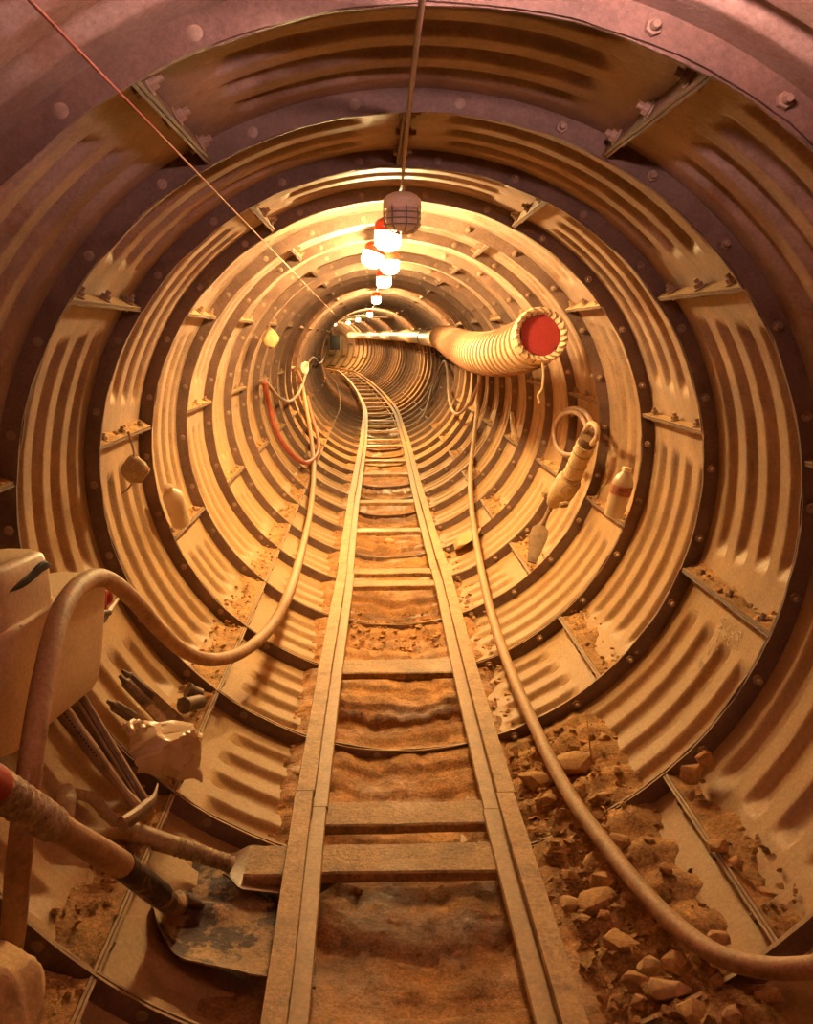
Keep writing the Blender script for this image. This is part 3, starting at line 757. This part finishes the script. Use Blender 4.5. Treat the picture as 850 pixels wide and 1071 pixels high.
# second shovel with a D handle
h0 = on_y(130, 868, 1.30); h1 = on_y(236, 902, 1.33)
t = Thing('shovel', h1, 'smaller shovel with a tan D-grip, lying behind the scoop shovel', 'shovel')
q = between(h0, h1, 10)
mb = MB(); mb.tube(between(h0, h0.lerp(h1, .52)), [.0175, .017, .0165, .016, .0155, .015, .0145], 12); t.part('shaft', mb, 'tan wood')
mb = MB(); q = between(h0.lerp(h1, .50), h1.lerp(h0, -.06), 24); mb.tube(q, [.0150-.0022*i/24+.0012*math.sin(i*2.4) for i in range(25)], 12); t.part('string_wrapping', mb, 'tape wrap')
g1, g2 = on_y(70, 829, 1.29), on_y(66, 866, 1.22)
mb = MB(); mb.tube(spline([h0.lerp(h1, .12), on_y(118, 858, 1.30), on_y(96, 835, 1.30), g1], 6), [.016, .015, .014, .013]+[.010]*15, 8, flat=.7); mb.tube(spline([h0.lerp(h1, .12), on_y(120, 872, 1.27), on_y(95, 873, 1.23), g2], 6), [.015, .014, .013, .012]+[.010]*15, 8, flat=.7)
dg = t.part('grip_yoke', mb, 'tan wood', angle=60)
mb = MB(); mb.tube(between(g1+(g1-g2)*.1, g2-(g1-g2)*.1), [.012, .014, .0145, .0145, .0145, .014, .012], 12); t.part('cross_grip', mb, 'tan wood', dg)
tip = on_z(356, 922, -.575); b0 = h1.copy(); b0.z = -.553
e2u = (tip-b0); L2 = e2u.length; e2u.normalize(); e2v = Vector((-e2u.y, e2u.x, 0)).normalized()
def blade2(u, v):
    w = .062*(0.45+.55*sst(0, .2, u))*math.sqrt(max(0.02, 1-sst(.55, 1.0, u)**2*.98))
    y_ = (v*2-1)*w
    return b0+e2u*(L2*u)+e2v*y_+Vector((0, 0, .010*abs(v*2-1)**2*(1-.5*u)+.004))
surf_blade(t, 'blade', blade2, 26, 14, 'dark steel')

# ------------------------------------------------------------------ tools lying on the near wall
t = Thing('claw_hammer', on_wall(140, 850, .63), 'claw hammer with perforated rubber grip lying with its head on the ledge', 'hammer')
a, b, c = on_wall(64, 742, .612), on_wall(112, 806, .612), on_wall(142, 843, .612)
mb = MB(); mb.tube(between(a, b, 8), [.0115, .0125, .0118, .0112, .0112, .0112, .0108, .010, .009], 12); gr = t.part('grip', mb, 'tool steel')
mb = MB()
ax_ = (b-a).normalized(); nr = (CAM-a).normalized(); nr = (nr-ax_*nr.dot(ax_)).normalized()
for i in range(14): mb.lathe([(.0016, 0), (.0016, .0012)], a.lerp(b, .06+.052*i)+nr*.0117, nr, 6)
t.part('grip_holes', mb, 'black plastic', gr)
mb = MB(); mb.tube(between(b, c), [.009, .008, .0075, .007, .0075, .009, .010], 10); t.part('shaft', mb, 'tool steel')
h1_, h2_, h3_ = on_wall(165, 820, .600), on_wall(150, 846, .606), on_wall(127, 862, .612)
mb = MB(); mb.tube(spline([h1_, on_wall(160, 836, .602), h2_, on_wall(140, 854, .608), h3_], 5), [.002+.0095*sst(0, 9, i) for i in range(21)], 10, flat=.75); t.part('hammer_head', mb, 'tool steel')
t = Thing('wrecking_bar', on_wall(148, 838, .62), 'long slotted dark bar lying beside the claw hammer', 'bar')
a, b = on_wall(76, 716, .615), on_wall(150, 838, .612)
ax_ = (b-a).normalized(); nr = (CAM-a.lerp(b, .5)).normalized(); nr = (nr-ax_*nr.dot(ax_)).normalized(); sd = ax_.cross(nr)
mb = MB(); mb.tube(between(a, b, 8), .0095, 8); t.part('bar_body', mb, 'dark steel')
mb = MB()
for s_ in (-1, 1): mb.tube(between(a+sd*s_*.006+nr*.006, b+sd*s_*.005+nr*.006, 6), .0030, 6)
t.part('edge_rib', mb, 'tool steel')
mb = MB(); mb.tube([a, a-ax_*.02+nr*.006, a-ax_*.03+nr*.016], [.009, .007, .003], 8); t.part('bent_tip', mb, 'tool steel')
CH = [((133, 706), (196, 762), 'upper bare flat chisel on the ledge, beyond the one with a sticker', False, .606), ((130, 712), (184, 768), 'flat chisel with a paper sticker, middle of the three chisels', True, .606), ((118, 737), (172, 771), 'short flat chisel, front one of the three above the plastic bag', False, .608)]
for (a, b, lab, stick, rho) in CH:
    A, B_ = on_wall(*a, rho+.02), on_wall(*b, rho+.03)
    t = Thing('chisel', B_, lab, 'chisel', 'chisels on the ledge')
    ax_ = (B_-A).normalized(); nr = (CAM-A).normalized(); nr = (nr-ax_*nr.dot(ax_)).normalized(); sd = ax_.cross(nr); L1 = (B_-A).length
    mb = MB(); mb.tube([A-ax_*.014, A, A+ax_*.004, A+ax_*L1*.36, A+ax_*L1*.40], [.003, .006, .0105, .0105, .008], 8); t.part('chisel_shank', mb, 'dark steel')
    mb = MB(); m4 = Matrix((sd, nr, ax_)).transposed().to_4x4(); m4.translation = A+ax_*L1*.38
    mb.box((-.0105, -.006, 0), (.0105, .005, L1*.62), m4); t.part('chisel_blade', mb, 'tool steel', bevel=.0012)
    if stick:
        mb = MB(); mb.box((-.0075, .005, .01), (.0075, .0062, L1*.40), m4); t.part('paper_sticker', mb, 'sticker')
for i, (pa, pb, lab) in enumerate((((196, 722), (208, 727), 'short pipe coupling on the dirt ledge, upper of the pair'), ((192, 738), (209, 734), 'short pipe coupling on the dirt ledge, lower of the pair'))):
    A, B_ = on_wall(*pa, .615), on_wall(*pb, .61); ax_ = (B_-A).normalized(); mb = MB()
    L1 = max((B_-A).length, .03)
    mb.lathe([(.0105, L1-.002), (.0105, .012), (.001, .010)], A, ax_, 16, cap=False); mb.lathe([(.001, 0), (.0165, 0), (.0165, .006), (.0145, .008), (.0145, L1), (.0105, L1-.001)], A, ax_, 16, cap=False)
    tag(mb.build('pipe_coupling', 'dark steel', angle=40), lab, 'pipe coupling', 'pipe couplings on the ledge')
# plastic bag
mb = MB(); rows = []
c00, c10, c01, c11 = on_wall(130, 755, .612), on_wall(198, 768, .612), on_wall(146, 806, .622), on_wall(210, 816, .62)
for i in range(29):
    row = []
    for j in range(23):
        u, v = i/28, j/22
        p = c00.lerp(c10, u).lerp(c01.lerp(c11, u), v)
        inw = Vector((-p.x, 0, -p.z)).normalized()
        cell = noise.voronoi(Vector((u*2.3+1, v*1.9, .3)))[0]; rg = (cell[1]-cell[0])
        hgt = .050*math.sin(PI*min(1, max(0, u)))**.5*math.sin(PI*v)**.5*(0.40+.85*(1-min(1, rg*1.1)))+.003*fn((u*5, v*5, 2))
        row.append(p+inw*hgt+Vector((.010*fn((u*5, v*5, 8)), .010*fn((u*4, v*6, 3)), 0)))
    rows.append(row)
mb.grid(rows, lambda co: Vector((co.x, 0, co.z)).normalized()*.004)
t = Thing('plastic_bag', c01, 'crumpled clear plastic bag on the ledge below the chisels', 'plastic bag')
t.part('bag_film', mb, 'bag film', angle=22)
mb = MB(); mb.tube(spline([on_wall(138, 766, .585), on_wall(136, 757, .59), on_wall(146, 756, .59), on_wall(150, 764, .585)], 5), [.004, .006, .005, .007]*4, 8); t.part('twisted_neck', mb, 'bag film')

# ------------------------------------------------------------------ jackhammer, its hose, bottles, hanging bundles
K = lambda a, b, r=.60: on_wall(a, b, r)
t = Thing('jackhammer', K(557, 587, .62), 'dusty demolition hammer with a spade bit propped against the wall', 'jackhammer')
a, b, c, d_, e_ = K(613, 464, .585), K(597, 500, .585), K(588, 514, .585), K(578, 526, .59), K(567, 549, .60)
mb = MB(); mb.tube(between(a, b, 20), [.030+.001*math.sin(i*1.9) for i in range(21)], 16); bd = t.part('hammer_body', mb, 'cloth', angle=60)
for f_ in (.22, .55, .9):
    q = a.lerp(b, f_); mb = MB(); mb.lathe([(.0305, -.003), (.0318, -.002), (.0318, .002), (.0305, .003)], q, b-a, 18, cap=False); t.part('wrap_band', mb, 'tool steel', bd)
mb = MB(); mb.tube([b, b.lerp(c, .2), c, c.lerp(d_, .5), d_], [.034, .041, .041, .034, .022], 16); t.part('front_housing', mb, 'cloth')
for (q, w) in ((K(571, 517, .58), .011), (K(589, 528, .58), .010)):
    mb = MB(); mb.lathe([(w, -.012), (w, .012), (w*.6, .016)], q, (1, .3, .1), 10); t.part('latch_knob', mb, 'tool steel')
mb = MB(); mb.tube(between(K(612, 466, .585), K(616, 455, .585)), .027, 14); t.part('neck_band', mb, 'dark steel')
hA = K(613, 457, .575); hs = Vector((.35, .9, .1)).normalized()
mb = MB(); mb.tube(spline([K(610, 459, .58), K(612, 450, .575), K(618, 443, .575), K(624, 447, .575), K(624, 457, .575), K(619, 464, .58)], 5), .0085, 8); t.part('handle', mb, 'pipe steel')
mb = MB(); mb.tube(between(d_, e_), [.010, .009, .0085, .008, .008, .009, .012], 10); sh_ = t.part('bit_shank', mb, 'tool steel')
A = K(566, 549, .595); B_ = K(556, 588, .615); ax_ = (B_-A).normalized(); nr = (CAM-A).normalized(); nr = (nr-ax_*nr.dot(ax_)).normalized(); sd = ax_.cross(nr); L1 = (B_-A).length
mb = MB(); mb.prism([A-ax_*.01-sd*.006, A-ax_*.01+sd*.006, A+ax_*L1*.10+sd*.027, A+ax_*L1*.32+sd*.030, A+ax_*L1+sd*.014, A+ax_*L1-sd*.014, A+ax_*L1*.32-sd*.030, A+ax_*L1*.10-sd*.027], nr*-.006); t.part('spade_bit', mb, 'dark steel', sh_, bevel=.001)
mb = MB(); cc = K(598, 453, .60); u = (K(598, 428, .60)-K(600, 480, .60))*.5; v = (K(620, 450, .60)-K(580, 455, .60))*.5
for q in range(2):
    f_ = 1-.13*q
    mb.tube([cc+u*math.cos(i*PI/16)*f_+v*math.sin(i*PI/16)*f_*1.0+Vector((-.012*q, -.01*q, .0)) for i in range(33)], .0078, 8)
tag(mb.build('cable_coil', 'cable', angle=60), 'coiled cable hung on the wall behind the demolition hammer handle', 'cable coil')
def bottle(base, top, d, label, cap):
    ax_ = (top-base).normalized(); L1 = (top-base).length; r = d/2
    t = Thing('water_bottle', base, label, 'bottle')
    mb = MB(); mb.lathe([(r*.7, 0), (r*.95, .004), (r*.9, L1*.12), (r, L1*.2), (r*.9, L1*.28), (r, L1*.36), (r*.92, L1*.42), (r, L1*.46), (r, L1*.66), (r*.98, L1*.72), (r*.75, L1*.82), (r*.40, L1*.90), (r*.38, L1*.93)], base, ax_, 20)
    if not cap:
        for v in mb.bm.verts: v.co += Vector((.005*fn(v.co*30), .005*fn(v.co*30+Vector((5, 0, 0))), .003*fn(v.co*25)))
    t.part('bottle_body', mb, 'bottle film', angle=50)
    mb = MB(); mb.lathe([(r*.42, L1*.925), (r*.45, L1*.93), (r*.45, L1*.995), (r*.4, L1)], base, ax_, 16); t.part('bottle_cap', mb, 'white plastic')
    if cap:
        mb = MB(); mb.lathe([(r*1.015, L1*.47), (r*1.02, L1*.48), (r*1.02, L1*.64), (r*1.015, L1*.65)], base, ax_, 20, cap=False); t.part('paper_label', mb, 'bottle label')
        mb = MB(); lr = r*1.03; u0 = RGT; v0 = ax_.cross(u0)
        mb.grid([[base+ax_*(L1*hh_)+(u0*math.cos(-1.4+1.7*i/8)+v0*math.sin(-1.4+1.7*i/8))*lr for i in range(9)] for hh_ in (.485, .56, .635)], ax_*0-u0*.0006); t.part('dark_label_panel', mb, 'dark steel')
bottle(K(641, 541, .615), K(656, 489, .615), .058, 'dusty water bottle with a dark label standing on the ledge below the jackhammer coil', True)
bottle(K(190, 548, .62), K(176, 508, .61), .055, 'crushed pale bottle without label on the dirt ledge, tool side', False)
bottle(K(538, 458, .62), K(535, 432, .61), .030, 'slim pale bottle standing on a far ledge between hose and jackhammer', False)
def bundle(name, m, top, mid, w, h, label, cat, tail=True, cone=False):
    t = Thing(name, mid, label, cat)
    mb = MB(); bmesh.ops.create_icosphere(mb.bm, subdivisions=3, radius=1)
    for v_ in mb.bm.verts:
        z = v_.co.z; f_ = (1-.55*sst(.0, 1, z)) if cone else 1-.25*abs(z)
        d_ = 1+.16*fn(v_.co*1.7+Vector((w*50, 0, 0)))
        v_.co = mid+Vector((v_.co.x*w*f_*d_, v_.co.y*w*.75*f_*d_, z*h*d_))
    t.part('bundle_wrap', mb, m, angle=60)
    mb = MB(); mb.tube(spline([top, top.lerp(mid, .4)+Vector((.004, 0, 0)), mid+Vector((0, 0, h*.9))], 5), .0022, 6)
    if tail: mb.tube(spline([mid+Vector((-w*.2, 0, -h*.9)), mid+Vector((-w*.5, 0, -h*1.3)), mid+Vector((-w*.9, -.01, -h*1.65))], 5), .002, 6)
    t.part('hanging_string', mb, 'cable')
bundle('cloth_pouch', 'cloth', K(134, 452, .60), K(141, 491, .585), .031, .031, 'tan cloth pouch hanging by a string from a joint bolt', 'pouch')
bundle('tied_bag', 'yellow cloth', K(281, 340, .60), K(283, 353, .59), .036, .045, 'pale yellow tied bag hanging high on the tool-side wall', 'bag', False, True)
# dark electric box in the bend
bp_ = pw(13.6, -.45, .20); t = Thing('electric_box', bp_, 'black box hanging on the wall at the tunnel bend', 'electric box')
m4 = Matrix.Translation(bp_); mb = MB(); mb.box((-.08, -.04, -.11), (.07, .04, .10), m4); t.part('box_body', mb, 'black plastic', bevel=.004)
mb = MB(); mb.box((.071, -.04, -.11), (.085, .04, .09), m4); t.part('box_lid', mb, 'pipe steel')
mb = MB(); mb.tube([bp_+Vector((-.03, 0, .10)), bp_+Vector((-.04, 0, .22))], .006, 6); t.part('hanger', mb, 'cable')
hose('spreader_bar', [pw(12.5, -.30, .54), pw(12.5, .25, .54)], .012, 'dark steel', 'dark bar spanning the crown before the bend', 'bar', 8, 2)

# ------------------------------------------------------------------ chalk figures on the plate
DIG = {'5': [[(1, 2), (.1, 2), (0, 1.1), (.7, 1.2), (1, .7), (.7, .1), (0, .1)]], '0': [[(.5, 2), (.05, 1.4), (.05, .6), (.5, 0), (.95, .6), (.95, 1.4), (.5, 2)]], '1': [[(.5, 2), (.5, 0)]], '9': [[(.9, 1.4), (.5, 1), (.1, 1.4), (.5, 2), (.9, 1.5), (.8, 0)]],
       '4': [[(.7, 0), (.7, 2), (0, .7), (1, .7)]], 'o': [[(.5, 1.1), (.1, .7), (.1, .35), (.5, 0), (.9, .35), (.9, .7), (.5, 1.1)]]}
rowsT = [('500o', (750, 650), (776, 663), 11), ('1900', (747, 665), (771, 674), 11), ('14', (738, 679), (750, 684), 10), ('140', (728, 692), (747, 698), 10)]
t = Thing('chalk_writing', on_wall(750, 668, R0-.001), 'chalked numbers 5000, 1900, 14 and 140 on the steel plate', 'chalk writing')
for txt, (x0, y0), (x1, y1), hh in rowsT:
    mb = MB(); n = len(txt); dx, dy = (x1-x0)/n, (y1-y0)/n; l_ = math.hypot(dx, dy); nx, ny = .35*hh, -.95*hh
    for i, ch in enumerate(txt):
        for st in DIG[ch]:
            pts = []
            for (u, v) in st:
                px_ = x0+dx*(i+.72*u)+nx*v/2; py_ = y0+dy*(i+.72*u)+ny*v/2+hh*.5
                q = on_wall(px_, py_, R0); e_ = sst(.085, .112, (PH-.5*ST-ang_of(q))*R0); pts.append(on_wall(px_, py_, R0+(lining_r(q.y)[0]-R0)*e_-.0016))
            P_ = []
            for a, b in zip(pts, pts[1:]): P_ += [a.lerp(b, k/3) for k in range(3)]
            P_.append(pts[-1]); mb.tube(P_, .0007, 5)
    t.part('chalk_line', mb, 'chalk', angle=180)

# ------------------------------------------------------------------ world and view
w = bpy.data.worlds.new('world'); bpy.context.scene.world = w; w.use_nodes = True
w.node_tree.nodes['Background'].inputs['Color'].default_value = (0.002, 0.0015, 0.001, 1)
vs = bpy.context.scene.view_settings
vs.view_transform = 'Standard'; vs.look = 'None'; vs.gamma = 1; vs.use_curve_mapping = False; vs.exposure = 0.4
cy = bpy.context.scene.cycles
cy.max_bounces = 10; cy.diffuse_bounces = 6; cy.use_light_tree = True; cy.sample_clamp_indirect = 8
